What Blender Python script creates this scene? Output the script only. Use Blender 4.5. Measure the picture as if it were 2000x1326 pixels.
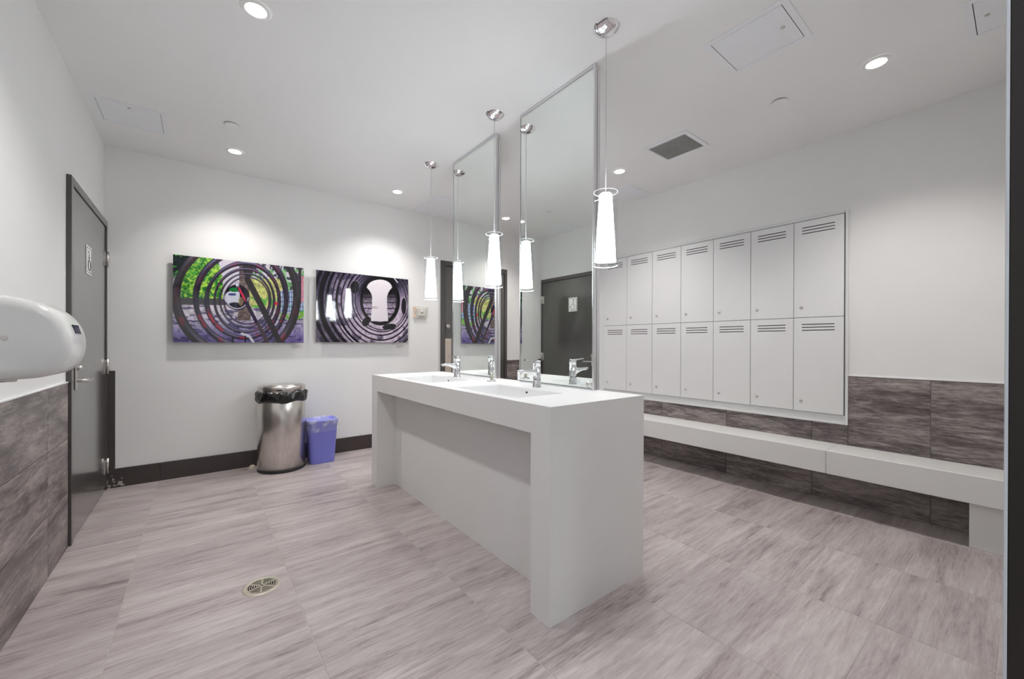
import bpy, bmesh, math, random
import numpy as np
from mathutils import Vector, Matrix

random.seed(7)
for _o in list(bpy.data.objects):
    bpy.data.objects.remove(_o)
S = bpy.context.scene
COL = S.collection

# ---------------------------------------------------------------- camera
F_PX, YAW, PITCH, ROLL, PCX, PCY = 783.7248, 0.6626, -0.0021, 0.0031, 1000.54, 673.35
CAM = Vector((0, 0, 1.15))
_F = Vector((math.sin(YAW), math.cos(YAW), 0)); _R = Vector((math.cos(YAW), -math.sin(YAW), 0)); _U = Vector((0, 0, 1))
_F2 = _F * math.cos(PITCH) + _U * math.sin(PITCH); _U2 = -_F * math.sin(PITCH) + _U * math.cos(PITCH)
_R3 = _R * math.cos(ROLL) + _U2 * math.sin(ROLL); _U3 = -_R * math.sin(ROLL) + _U2 * math.cos(ROLL)
cd = bpy.data.cameras.new('camera'); cam = bpy.data.objects.new('camera', cd); COL.objects.link(cam)
cam.matrix_world = Matrix(((_R3.x, _U3.x, -_F2.x, CAM.x), (_R3.y, _U3.y, -_F2.y, CAM.y), (_R3.z, _U3.z, -_F2.z, CAM.z), (0, 0, 0, 1)))
cd.sensor_width = 36; cd.sensor_fit = 'HORIZONTAL'; cd.lens = F_PX * 36 / 2000
cd.shift_x = -(PCX - 1000) / 2000; cd.shift_y = (PCY - 663) / 2000; cd.clip_start = .02
S.camera = cam

# ---------------------------------------------------------------- world, exposure
W = bpy.data.worlds.new('world'); S.world = W; W.use_nodes = True
W.node_tree.nodes['Background'].inputs[0].default_value = (.8, .85, .9, 1)
W.node_tree.nodes['Background'].inputs[1].default_value = .05
S.view_settings.view_transform = 'Standard'; S.view_settings.look = 'None'
S.view_settings.exposure = 0.36; S.view_settings.gamma = 1.0; S.view_settings.use_curve_mapping = False
DOWN_W = 7.2       # watts of one recessed downlight
PEND_W = 5.0        # watts of one pendant bulb
LOBBY_FILL_W = 12.0  # watts of the unseen lobby lamp added as fill

# ---------------------------------------------------------------- dimensions
WL, WB, WR, ZC, WF = -.59, 4.454, 3.725, 2.70, -.22
TILE_X0, TILE_DX, TILE_Y0, TILE_DY = -.265, .6175, .060, .318
TH = .010

# ---------------------------------------------------------------- materials
def lin(c):
    return tuple(((v / 255) / 12.92 if v / 255 <= .04045 else ((v / 255 + .055) / 1.055) ** 2.4) for v in c)
MATS = {}
def mat(name, col=(.8, .8, .8), rough=.5, coat_rough=.03, metal=0., spec=.5, emit=None, es=0., noise=0., nscale=8., bump=0., bscale=60., stretch=(1, 1, 1), coat=0., trans=0., alpha=1.):
    m = bpy.data.materials.new(name); m.use_nodes = True; MATS[name] = m
    nt = m.node_tree; b = nt.nodes['Principled BSDF']
    b.inputs['Base Color'].default_value = (*col, 1); b.inputs['Roughness'].default_value = rough
    b.inputs['Metallic'].default_value = metal; b.inputs['Specular IOR Level'].default_value = spec
    b.inputs['Coat Weight'].default_value = coat; b.inputs['Coat Roughness'].default_value = coat_rough
    if emit: b.inputs['Emission Color'].default_value = (*emit, 1); b.inputs['Emission Strength'].default_value = es
    tc = nt.nodes.new('ShaderNodeTexCoord'); mp = nt.nodes.new('ShaderNodeMapping'); mp.inputs['Scale'].default_value = stretch
    nt.links.new(tc.outputs['Object'], mp.inputs['Vector'])
    n = nt.nodes.new('ShaderNodeTexNoise'); n.inputs['Scale'].default_value = nscale; n.inputs['Detail'].default_value = 5
    nt.links.new(mp.outputs[0], n.inputs['Vector'])
    r = nt.nodes.new('ShaderNodeValToRGB'); k = noise
    r.color_ramp.elements[0].position = .3; r.color_ramp.elements[1].position = .7
    r.color_ramp.elements[0].color = (*[max(0, c * (1 - k)) for c in col], 1); r.color_ramp.elements[1].color = (*[min(1, c * (1 + k)) for c in col], 1)
    nt.links.new(n.outputs[0], r.inputs[0]); nt.links.new(r.outputs[0], b.inputs['Base Color'])
    if bump:
        n2 = nt.nodes.new('ShaderNodeTexNoise'); n2.inputs['Scale'].default_value = bscale; nt.links.new(mp.outputs[0], n2.inputs['Vector'])
        bp = nt.nodes.new('ShaderNodeBump'); bp.inputs['Strength'].default_value = bump; bp.inputs['Distance'].default_value = .002
        nt.links.new(n2.outputs[0], bp.inputs['Height']); nt.links.new(bp.outputs[0], b.inputs['Normal'])
    return m

def tile_mat(name, dark, mid, light, rough, spec, streak=(2.0, 20.0)):
    """honed stone-look porcelain: streaks along the long side of each tile, shifted from tile to tile"""
    m = bpy.data.materials.new(name); m.use_nodes = True; MATS[name] = m
    nt = m.node_tree; L = nt.links.new; N = nt.nodes.new; b = nt.nodes['Principled BSDF']
    tc = N('ShaderNodeTexCoord'); oi = N('ShaderNodeObjectInfo')
    mul = N('ShaderNodeMath'); mul.operation = 'MULTIPLY'; mul.inputs[1].default_value = 53.0; L(oi.outputs['Random'], mul.inputs[0])
    add = N('ShaderNodeVectorMath'); add.operation = 'ADD'; L(tc.outputs['Object'], add.inputs[0]); L(mul.outputs[0], add.inputs[1])
    def noise(sc, det, ro, dist=0.):
        mp = N('ShaderNodeMapping'); mp.inputs['Scale'].default_value = sc; L(add.outputs[0], mp.inputs['Vector'])
        n = N('ShaderNodeTexNoise'); n.inputs['Scale'].default_value = 1; n.inputs['Detail'].default_value = det; n.inputs['Roughness'].default_value = ro
        n.inputs['Distortion'].default_value = dist
        L(mp.outputs[0], n.inputs['Vector']); return n.outputs[0]
    a = noise((streak[0], streak[1], 3), 7, .66, .6)
    c = noise((streak[0] * 7, streak[1] * 6, 9), 6, .74, .3)
    d = noise((2.2, 4.0, 3), 3, .5)
    mx = N('ShaderNodeMath'); mx.operation = 'MULTIPLY_ADD'; mx.inputs[1].default_value = .62; L(c, mx.inputs[0])
    m2 = N('ShaderNodeMath'); m2.operation = 'MULTIPLY'; m2.inputs[1].default_value = .75; L(a, m2.inputs[0]); L(m2.outputs[0], mx.inputs[2])
    m3 = N('ShaderNodeMath'); m3.operation = 'MULTIPLY_ADD'; m3.inputs[1].default_value = .28; L(d, m3.inputs[0]); L(mx.outputs[0], m3.inputs[2])
    r = N('ShaderNodeValToRGB'); e = r.color_ramp.elements
    e[0].position = .62; e[0].color = (*dark, 1); e[1].position = 1.0; e[1].color = (*light, 1)
    q = e.new(.78); q.color = (*mid, 1)
    L(m3.outputs[0], r.inputs[0])
    hv = N('ShaderNodeHueSaturation'); mr = N('ShaderNodeMapRange'); mr.inputs[3].default_value = .955; mr.inputs[4].default_value = 1.045
    L(oi.outputs['Random'], mr.inputs[0]); L(mr.outputs[0], hv.inputs['Value']); L(r.outputs[0], hv.inputs['Color']); L(hv.outputs[0], b.inputs['Base Color'])
    rr = N('ShaderNodeMapRange'); rr.inputs[1].default_value = .4; rr.inputs[2].default_value = .7; rr.inputs[3].default_value = rough; rr.inputs[4].default_value = rough + .15
    L(c, rr.inputs[0]); L(rr.outputs[0], b.inputs['Roughness']); b.inputs['Specular IOR Level'].default_value = spec
    bp = N('ShaderNodeBump'); bp.inputs['Strength'].default_value = .10; bp.inputs['Distance'].default_value = .001; L(c, bp.inputs['Height']); L(bp.outputs[0], b.inputs['Normal'])
    return m

mat('plaster', (.86, .858, .85), .62, spec=.3, noise=.012, nscale=2.5, bump=.05, bscale=180)
mat('ceiling_paint', (.89, .885, .885), .75, spec=.2, noise=.012, nscale=2, bump=.05, bscale=160)
mat('panel_white', (.87, .88, .91), .45, noise=.01)
mat('grout', (.52, .48, .44), .85, noise=.1, nscale=30)
mat('grout_dark', (.22, .20, .20), .85, noise=.1, nscale=30)
tile_mat('floor_tile', lin((130, 116, 115)), lin((176, 165, 164)), lin((205, 197, 195)), .30, .45, (1.3, 15.0))
tile_mat('wall_tile', lin((66, 59, 60)), lin((108, 99, 99)), lin((182, 172, 168)), .34, .45, (2.0, 13.0))
mat('dark_tile', lin((70, 62, 62)), .35, noise=.08, nscale=14)
mat('solid_surface', (.85, .84, .83), .38, spec=.4, noise=.01, nscale=4)
mat('basin_white', (.86, .86, .86), .22, spec=.5, noise=.005)
mat('bench_white', (.78, .775, .76), .42, spec=.4, noise=.015, nscale=3)
mat('locker_white', (.80, .80, .80), .32, spec=.5, noise=.01, nscale=3)
mat('locker_frame', (.78, .79, .79), .35, noise=.01)
mat('slot_black', (.02, .02, .02), .6, noise=.1)
mat('door_paint', lin((74, 72, 70)), .30, spec=.6, coat=1.0, coat_rough=.14, noise=.05, nscale=5, bump=.05, bscale=220)
mat('frame_paint', lin((68, 65, 64)), .34, spec=.5, coat=.8, coat_rough=.2, noise=.05, nscale=6)
mat('near_frame', lin((48, 42, 40)), .55, spec=.3, noise=.08, nscale=12)
mat('pale_strip', (.62, .63, .66), .6, noise=.05)
mat('chrome', (.88, .88, .90), .05, metal=1, noise=.01)
mat('satin_steel', (.62, .60, .58), .30, metal=1, noise=.06, nscale=12)
mat('brushed_steel', (.66, .63, .60), .26, metal=1, noise=.10, nscale=6, stretch=(40, 40, 1.2))
mat('aluminium', (.78, .78, .80), .32, metal=1, noise=.03, nscale=8)
mat('beige_plate', lin((196, 184, 172)), .4, noise=.05)
mat('black_bag', (.012, .012, .013), .22, spec=.6, noise=.3, nscale=20)
mat('black_plastic', (.02, .02, .022), .4, noise=.1)
mat('blue_plastic', lin((140, 146, 245)), .38, spec=.5, noise=.03, nscale=5)
mat('dryer_white', (.80, .80, .79), .16, spec=.6, noise=.005)
mat('sensor_dark', (.012, .018, .045), .12, noise=.1)
mat('sign_white', (.82, .82, .82), .35, noise=.01)
mat('sign_black', (.03, .03, .035), .5, noise=.05)
mat('print_grey', (.52, .45, .45), .7, noise=.3, nscale=90)
mat('box_cream', (.80, .78, .74), .4, noise=.02)
mat('tape', (.82, .62, .50), .5, noise=.05)
mat('cord', (.72, .73, .76), .4, noise=.02)
mat('drain_metal', lin((196, 188, 172)), .38, metal=.35, noise=.06, nscale=40)
mat('lens', (.9, .9, .9), .5, emit=(1, .985, .96), es=7.0)
mat('trim_white', (.89, .89, .89), .4, noise=.01)
mat('vent_grey', (.56, .56, .54), .4, noise=.05)
mat('stopper', lin((214, 204, 186)), .5, noise=.08)
mat('lip_glass', (.80, .83, .85), .15, noise=.01)
mat('mirror_edge', (.10, .13, .12), .3, noise=.1)

def special(name):
    m = bpy.data.materials.new(name); m.use_nodes = True; MATS[name] = m; nt = m.node_tree; nt.nodes.clear()
    out = nt.nodes.new('ShaderNodeOutputMaterial'); return m, nt, nt.nodes.new, nt.links.new, out
m, nt, N, L, out = special('mirror_glass')
g = N('ShaderNodeBsdfGlossy'); g.inputs['Color'].default_value = (.89, .925, .90, 1); g.inputs['Roughness'].default_value = 0.0; L(g.outputs[0], out.inputs[0])
def thin_glass(name, tint, f0):
    m, nt, N, L, out = special(name)
    t = N('ShaderNodeBsdfTransparent'); t.inputs[0].default_value = (*tint, 1); g = N('ShaderNodeBsdfGlossy'); g.inputs['Roughness'].default_value = .02
    fr = N('ShaderNodeLayerWeight'); fr.inputs[0].default_value = f0; mx = N('ShaderNodeMixShader')
    ge = N('ShaderNodeNewGeometry'); inv = N('ShaderNodeMath'); inv.operation = 'SUBTRACT'; inv.inputs[0].default_value = 1; L(ge.outputs['Backfacing'], inv.inputs[1])
    mu = N('ShaderNodeMath'); mu.operation = 'MULTIPLY'; L(fr.outputs['Fresnel'], mu.inputs[0]); L(inv.outputs[0], mu.inputs[1])
    L(mu.outputs[0], mx.inputs[0]); L(t.outputs[0], mx.inputs[1]); L(g.outputs[0], mx.inputs[2]); L(mx.outputs[0], out.inputs[0])
thin_glass('clear_glass', (.96, .97, .975), .12)
thin_glass('clear_cover', (.93, .93, .92), .15)
m, nt, N, L, out = special('frosted_glass')
tr = N('ShaderNodeBsdfTranslucent'); tr.inputs[0].default_value = (.86, .87, .89, 1); df = N('ShaderNodeBsdfDiffuse'); df.inputs[0].default_value = (.86, .87, .88, 1)
mx = N('ShaderNodeMixShader'); mx.inputs[0].default_value = .45; L(tr.outputs[0], mx.inputs[1]); L(df.outputs[0], mx.inputs[2])
em = N('ShaderNodeEmission'); em.inputs[0].default_value = (.95, .98, 1, 1); em.inputs[1].default_value = 12.0
ad = N('ShaderNodeAddShader'); L(mx.outputs[0], ad.inputs[0]); L(em.outputs[0], ad.inputs[1]); L(ad.outputs[0], out.inputs[0])
m, nt, N, L, out = special('film_bag')
t = N('ShaderNodeBsdfTransparent'); p = N('ShaderNodeBsdfPrincipled'); p.inputs['Base Color'].default_value = (.80, .82, .98, 1); p.inputs['Roughness'].default_value = .25
mx = N('ShaderNodeMixShader'); nz = N('ShaderNodeTexNoise'); nz.inputs['Scale'].default_value = 14; nz.inputs['Detail'].default_value = 5
tc = N('ShaderNodeTexCoord'); L(tc.outputs['Object'], nz.inputs['Vector'])
rp = N('ShaderNodeMapRange'); rp.inputs[1].default_value = .42; rp.inputs[2].default_value = .68; rp.inputs[3].default_value = .12; rp.inputs[4].default_value = .55
L(nz.outputs[0], rp.inputs[0]); L(rp.outputs[0], mx.inputs[0]); L(t.outputs[0], mx.inputs[1]); L(p.outputs[0], mx.inputs[2]); L(mx.outputs[0], out.inputs[0])
def print_mat(name):
    m = bpy.data.materials.new(name); m.use_nodes = True; MATS[name] = m; b = m.node_tree.nodes['Principled BSDF']
    a = m.node_tree.nodes.new('ShaderNodeVertexColor'); a.layer_name = 'print'
    m.node_tree.links.new(a.outputs[0], b.inputs['Base Color']); b.inputs['Roughness'].default_value = .04; b.inputs['Specular IOR Level'].default_value = .5
print_mat('glossy_print')
# baseboard tile with its chipped corner (bare plaster showing through)
m = MATS['dark_tile']; nt = m.node_tree
mc = mat('base_tile', lin((66, 58, 57)), .35, noise=.08, nscale=14); nt = mc.node_tree; b = nt.nodes['Principled BSDF']
geo = nt.nodes.new('ShaderNodeNewGeometry'); sub = nt.nodes.new('ShaderNodeVectorMath'); sub.operation = 'SUBTRACT'; sub.inputs[1].default_value = (-.52, 4.44, .025)
ln = nt.nodes.new('ShaderNodeVectorMath'); ln.operation = 'LENGTH'; nt.links.new(geo.outputs['Position'], sub.inputs[0]); nt.links.new(sub.outputs[0], ln.inputs[0])
nn = nt.nodes.new('ShaderNodeTexNoise'); nn.inputs['Scale'].default_value = 38; nn.inputs['Detail'].default_value = 6; nt.links.new(geo.outputs['Position'], nn.inputs['Vector'])
ma = nt.nodes.new('ShaderNodeMath'); ma.operation = 'MULTIPLY_ADD'; ma.inputs[1].default_value = .34; nt.links.new(nn.outputs[0], ma.inputs[0]); nt.links.new(ln.outputs['Value'], ma.inputs[2])
th_ = nt.nodes.new('ShaderNodeMath'); th_.operation = 'LESS_THAN'; th_.inputs[1].default_value = .19; nt.links.new(ma.outputs[0], th_.inputs[0])
old = b.inputs['Base Color'].links[0].from_socket; mixc = nt.nodes.new('ShaderNodeMix'); mixc.data_type = 'RGBA'
nt.links.new(th_.outputs[0], mixc.inputs[0]); nt.links.new(old, mixc.inputs[6]); mixc.inputs[7].default_value = (.48, .44, .40, 1); nt.links.new(mixc.outputs[2], b.inputs['Base Color'])

# ---------------------------------------------------------------- geometry helpers
WORLD = {}          # world position of the origin of each object (no parent is rotated)
class MB:
    """collects shapes, world coordinates"""
    def __init__(s): s.v = []; s.f = []; s.smooth = []
    def add(s, verts, faces, smooth=False):
        o = len(s.v); s.v += [tuple(v) for v in verts]; s.f += [tuple(i + o for i in f) for f in faces]; s.smooth += [smooth] * len(faces); return s
    def box(s, x0, x1, y0, y1, z0, z1):
        v = [(x, y, z) for z in (z0, z1) for y in (y0, y1) for x in (x0, x1)]
        return s.add(v, [(0, 2, 3, 1), (4, 5, 7, 6), (0, 1, 5, 4), (2, 6, 7, 3), (0, 4, 6, 2), (1, 3, 7, 5)])
    def bbox(s, x0, x1, y0, y1, z0, z1, b=.003, seg=1):
        bm = bmesh.new(); bmesh.ops.create_cube(bm, size=1)
        for v in bm.verts: v.co = Vector(((x0 + x1) / 2 + v.co.x * (x1 - x0), (y0 + y1) / 2 + v.co.y * (y1 - y0), (z0 + z1) / 2 + v.co.z * (z1 - z0)))
        bmesh.ops.bevel(bm, geom=bm.edges[:] + bm.verts[:], offset=b, segments=seg, affect='EDGES', profile=.5)
        bm.verts.index_update(); s.add([v.co for v in bm.verts], [[v.index for v in f.verts] for f in bm.faces]); bm.free(); return s
    def lathe(s, prof, c=(0, 0, 0), n=32, axis='z', smooth=True, cap0=False, cap1=False, sx=1., sy=1.):
        v = []; f = []; k = len(prof)
        for i in range(n):
            a = 2 * math.pi * i / n
            for r, h in prof:
                p = (r * math.cos(a) * sx, r * math.sin(a) * sy, h)
                if axis == 'x': p = (p[2], p[0], p[1])
                if axis == 'y': p = (p[1], p[2], p[0])
                v.append((c[0] + p[0], c[1] + p[1], c[2] + p[2]))
        for i in range(n):
            j = (i + 1) % n
            for q in range(k - 1): f.append((i * k + q, j * k + q, j * k + q + 1, i * k + q + 1))
        if cap0: f.append(tuple(i * k for i in reversed(range(n))))
        if cap1: f.append(tuple(i * k + k - 1 for i in range(n)))
        return s.add(v, f, smooth)
    def cyl(s, c, r, h0, h1, n=24, axis='z', smooth=True):
        return s.lathe([(r, h0), (r, h1)], c, n, axis, smooth, True, True)
    def loft(s, rings, smooth=True, cap=True, closed=True):
        n = len(rings[0]); v = [p for r in rings for p in r]; f = []
        for a in range(len(rings) - 1):
            for i in range(n if closed else n - 1):
                j = (i + 1) % n; f.append((a * n + i, a * n + j, (a + 1) * n + j, (a + 1) * n + i))
        if cap: f.append(tuple(reversed(range(n)))); f.append(tuple((len(rings) - 1) * n + i for i in range(n)))
        return s.add(v, f, smooth)
    def tube(s, pts, r, n=8, smooth=True):
        rings = []; pts = [Vector(p) for p in pts]
        for i, p in enumerate(pts):
            d = (pts[min(i + 1, len(pts) - 1)] - pts[max(i - 1, 0)]).normalized()
            a = d.orthogonal().normalized() if i == 0 else (a - d * a.dot(d)).normalized()
            b = d.cross(a); rr = r[i] if isinstance(r, (list, tuple)) else r
            rings.append([tuple(p + (a * math.cos(t) + b * math.sin(t)) * rr) for t in [2 * math.pi * k / n for k in range(n)]])
        return s.loft(rings, smooth)
    def ring(s, c, r0, r1, z0, z1, n=32, axis='z'):
        return s.lathe([(r0, z0), (r1, z0), (r1, z1), (r0, z1), (r0, z0)], c, n, axis, False)
    def centre(s):
        a = np.array(s.v); return (a.min(0) + a.max(0)) / 2
    def mesh(s, name, origin):
        me = bpy.data.meshes.new(name); o = np.array(origin)
        me.from_pydata([tuple(np.array(v) - o) for v in s.v], [], s.f); me.update()
        me.polygons.foreach_set('use_smooth', s.smooth)
        bm = bmesh.new(); bm.from_mesh(me); bmesh.ops.recalc_face_normals(bm, faces=bm.faces[:]); bm.to_mesh(me); bm.free()
        return me
def link(o, parent, world):
    COL.objects.link(o); WORLD[o.name] = Vector(world)
    if parent is not None: o.parent = parent; o.location = Vector(world) - WORLD[parent.name]
    else: o.location = Vector(world)
    return o
def obj(name, mb, material, parent=None, origin=None, flatfix=False):
    c = mb.centre() if origin is None else origin
    me = mb.mesh(name, c); me.materials.append(MATS[material])
    return link(bpy.data.objects.new(name, me), parent, c)
def tag(o, label=None, cat=None, group=None, kind=None):
    if label: o['label'] = label
    if cat: o['category'] = cat
    if group: o['group'] = group
    if kind: o['kind'] = kind
    return o
def thing(name, label, cat, loc, group=None):
    o = bpy.data.objects.new(name, None); o.empty_display_size = .05
    link(o, None, loc); return tag(o, label, cat, group)
def struct(name, mb, material, label=None, parent=None):
    o = obj(name, mb, material, parent); o['kind'] = 'structure'
    if label: o['label'] = label
    return o
def sroot(name, label, loc):
    o = bpy.data.objects.new(name, None); link(o, None, loc); o['kind'] = 'structure'; o['label'] = label; return o
def copy_tree(o, delta, parent=None):
    c = o.copy(); w = WORLD[o.name] + Vector(delta)
    link(c, parent, w)
    for ch in list(o.children): copy_tree(ch, delta, c)
    return c

# ---------------------------------------------------------------- room shell
HX, HY = .76, -1.6        # the entrance lobby behind the camera
floor = struct('floor', MB().box(WL - .1, WR + .1, HY - .1, WB + .1, -.12, -.0014), 'grout', 'mauve grey stone-look tiled floor')
ceiling = struct('ceiling', MB().box(WL - .1, WR + .1, HY - .1, WB + .1, ZC, ZC + .12), 'ceiling_paint', 'flat white painted ceiling')
wall_left = struct('wall_left', MB().box(WL - .1, WL, HY - .1, WB + .1, -.0035, ZC), 'plaster', 'white wall with the hand dryer')
wall_back = struct('wall_back', MB().box(WL, WR, WB, WB + .1, -.0035, ZC), 'plaster', 'white wall behind the two pictures')
wall_right = struct('wall_right', MB().box(WR, WR + .1, WF - .1, WB + .1, -.0035, ZC), 'plaster', 'white wall with the lockers')
wall_front = struct('wall_front', MB().box(HX, WR, WF - .1, WF, -.0035, ZC), 'plaster', 'white wall on the entrance side')
struct('wall_entrance', MB().box(.575, HX, HY, -.003, -.0035, ZC), 'plaster', 'white wall stub beside the entrance')
struct('wall_lobby', MB().box(WL, .575, HY - .1, HY, -.0035, ZC), 'plaster', 'white wall of the entrance lobby')

TILE_MESH = {}
def tile(parent, material, centre, lx, ly, face):
    """one tile, long side lx along local X, thickness along local Z; face: 'z' floor, 'x-' wall facing -x, 'x+' , 'y-'"""
    key = (round(lx, 3), round(ly, 3), material)
    if key not in TILE_MESH:
        a, b, c, h = lx / 2, ly / 2, .0012, TH
        v = [(-a, -b, 0), (a, -b, 0), (a, b, 0), (-a, b, 0), (-a, -b, h - c), (a, -b, h - c), (a, b, h - c), (-a, b, h - c),
             (-a + c, -b + c, h), (a - c, -b + c, h), (a - c, b - c, h), (-a + c, b - c, h)]
        f = [(8, 9, 10, 11), (3, 2, 1, 0)]
        for i in range(4):
            j = (i + 1) % 4; f += [(i, j, 4 + j, 4 + i), (4 + i, 4 + j, 8 + j, 8 + i)]
        me = bpy.data.meshes.new('tile'); me.from_pydata(v, [], f); me.update(); me.materials.append(MATS[material]); TILE_MESH[key] = me
    o = bpy.data.objects.new('tile', TILE_MESH[key]); link(o, parent, centre)
    M = {'z': Matrix.Identity(3),
         'x-': Matrix(((0, 0, -1), (-1, 0, 0), (0, 1, 0))),
         'x+': Matrix(((0, 0, 1), (1, 0, 0), (0, 1, 0))),
         'y-': Matrix(((1, 0, 0), (0, 0, -1), (0, 1, 0)))}[face]
    o.rotation_euler = M.to_euler(); return o
G = .0028
def cuts(lo, hi, start, step):
    c = [lo]; k = math.floor((lo - start) / step) - 1
    while start + k * step < hi - .02:
        if start + k * step > lo + .02: c.append(start + k * step)
        k += 1
    return c + [hi]
def cells(lo, hi, start, step):
    c = cuts(lo, hi, start, step); return [(a, b) for a, b in zip(c[:-1], c[1:])]
# floor tiles (top face at z = 0)
for (x0, x1) in cells(WL, WR, TILE_X0, TILE_DX):
    for (y0, y1) in cells(WF, WB, TILE_Y0, TILE_DY):
        tile(floor, 'floor_tile', ((x0 + x1) / 2, (y0 + y1) / 2, -TH), x1 - x0 - G, y1 - y0 - G, 'z')
for (x0, x1) in cells(WL, .575, TILE_X0, TILE_DX):
    for (y0, y1) in cells(HY, WF, TILE_Y0, TILE_DY):
        tile(floor, 'floor_tile', ((x0 + x1) / 2, (y0 + y1) / 2, -TH), x1 - x0 - G, y1 - y0 - G, 'z')
# wall tiles: three courses of dado
ROWS = [(.0, .302), (.302, .613), (.613, .925)]
GW = .0028
LK_Y0, LK_Y1, LK_Z0, LK_Z1 = .795, 3.110, .567, 2.137
for ri, (z0, z1) in enumerate(ROWS):
    for (y0, y1) in cells(WF, WB, .378, .635):
        segs = [(y0, y1, z0, z1)]
        if ri == 2:
            segs = []
            if y0 < LK_Y0: segs.append((y0, min(y1, LK_Y0), z0, z1))
            if y1 > LK_Y1: segs.append((max(y0, LK_Y1), y1, z0, z1))
        if ri == 1:
            segs = []
            if y0 < LK_Y0: segs.append((y0, min(y1, LK_Y0), z0, z1))
            if y1 > LK_Y0 and y0 < LK_Y1: segs.append((max(y0, LK_Y0), min(y1, LK_Y1), z0, LK_Z0))
            if y1 > LK_Y1: segs.append((max(y0, LK_Y1), y1, z0, z1))
        for (a, b, c, d) in segs:
            if b - a > .01: tile(wall_right, 'wall_tile', (WR, (a + b) / 2, (c + d) / 2), b - a - GW, d - c - GW, 'x-')
    for (y0, y1) in cells(HY, 3.31, 2.93, .635):
        tile(wall_left, 'wall_tile', (WL, (y0 + y1) / 2, (z0 + z1) / 2), y1 - y0 - GW, z1 - z0 - GW, 'x+')
    tile(wall_back, 'wall_tile', ((3.37 + WR - TH) / 2, WB, (z0 + z1) / 2), WR - TH - 3.37 - GW, z1 - z0 - GW, 'y-')
# slim metal strips closing the top of the dado
struct('trim_1', MB().box(WL, WL + .012, HY, 3.31, .925, .931), 'trim_white', 'slim white strip on top of the left dado tiles')
struct('trim_2', MB().box(WR - .012, WR, WF, LK_Y0, .925, .931), 'trim_white', 'slim white strip on top of the dado beside the lockers')
struct('trim_3', MB().box(3.37, WR - .012, WB - .012, WB, .925, .931), 'trim_white', 'slim white strip on top of the dado beside the back door')
# dark tile skirting on the back wall, in lengths, and the upright tile strip in the corner
bb = sroot('baseboard_back', 'dark brown tile skirting, chipped at the corner', (.9, WB, 0))
for (x0, x1) in cells(WL + .012, 2.343, .38, .635):
    obj('skirting_tile', MB().bbox(x0 + .001, x1 - .001, WB - .012, WB, .0, .150, .0012), 'base_tile', bb)
struct('trim_4', MB().bbox(-.578, -.525, WB - .012, WB, .151, .928, .0015), 'dark_tile', 'upright dark tile strip in the corner beside the door')

# ---------------------------------------------------------------- doors
# door_1: grey door on the left wall
d1 = sroot('door_1', 'dark grey flush door on the left wall', (WL, 3.88, 0))
YA, YB, ZT = 3.318, 4.452, 2.098
fr = MB(); fr.bbox(WL, WL + .022, YA, YA + .050, 0, ZT, .002); fr.bbox(WL, WL + .022, YB - .034, YB - .013, .0, ZT, .002); fr.bbox(WL, WL + .022, YA + .05, YB - .034, ZT - .045, ZT, .002)
obj('door_frame', fr, 'frame_paint', d1)
leaf1 = obj('door_leaf', MB().bbox(WL, WL + .014, YA + .054, YB - .037, .008, ZT - .050, .002), 'door_paint', d1)
obj('shadow_gap', MB().box(WL, WL + .003, YA + .045, YB - .03, .0, ZT - .04), 'slot_black', d1)
for z in (1.80, .965, .185):
    h = obj('hinge', MB().cyl((WL + .026, YB - .030, 0), .0085, z - .06, z + .06, 14).box(WL + .008, WL + .018, YB - .075, YB - .030, z - .055, z + .055), 'satin_steel', d1)
    k = MB()
    for q in (-.024, .024): k.ring((WL + .026, YB - .030, z + q), .0086, .0089, -.001, .001, 14)
    obj('knuckle_gap', k, 'slot_black', h)
lv = obj('lever_handle', MB().cyl((WL + .014, 3.445, .925), .010, 0, .055, 16, 'x').bbox(WL + .058, WL + .072, 3.437, 3.57, .916, .936, .004, 2), 'satin_steel', d1)
obj('escutcheon', MB().bbox(WL + .014, WL + .022, 3.425, 3.465, .87, 1.03, .003, 2), 'satin_steel', d1)
obj('thumb_turn', MB().cyl((WL + .022, 3.445, 1.0), .014, 0, .022, 20, 'x'), 'satin_steel', d1)
# door_2: grey door on the back wall behind the vanity
d2 = sroot('door_2', 'dark grey door on the back wall behind the mirrors', (2.855, WB, 0))
XA, XB, ZT2 = 2.347, 3.367, 2.178
fr = MB(); fr.bbox(XA, XA + .058, WB - .022, WB, 0, ZT2, .002); fr.bbox(XB - .040, XB, WB - .022, WB, 0, ZT2, .002); fr.bbox(XA + .058, XB - .04, WB - .022, WB, ZT2 - .058, ZT2, .002)
obj('door_frame', fr, 'frame_paint', d2)
obj('shadow_gap', MB().box(XA + .05, XB - .03, WB - .003, WB, 0, ZT2 - .05), 'slot_black', d2)
obj('door_leaf', MB().bbox(XA + .063, XB - .045, WB - .012, WB, .008, ZT2 - .064, .002), 'door_paint', d2)
obj('push_plate', MB().bbox(2.405, 2.495, WB - .016, WB - .012, .74, 1.215, .001), 'beige_plate', d2)
obj('deadbolt', MB().lathe([(.0, -.030), (.020, -.030), (.026, -.024), (.030, 0.)], (2.44, WB - .012, 1.365), 24, 'y'), 'satin_steel', d2)
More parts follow.
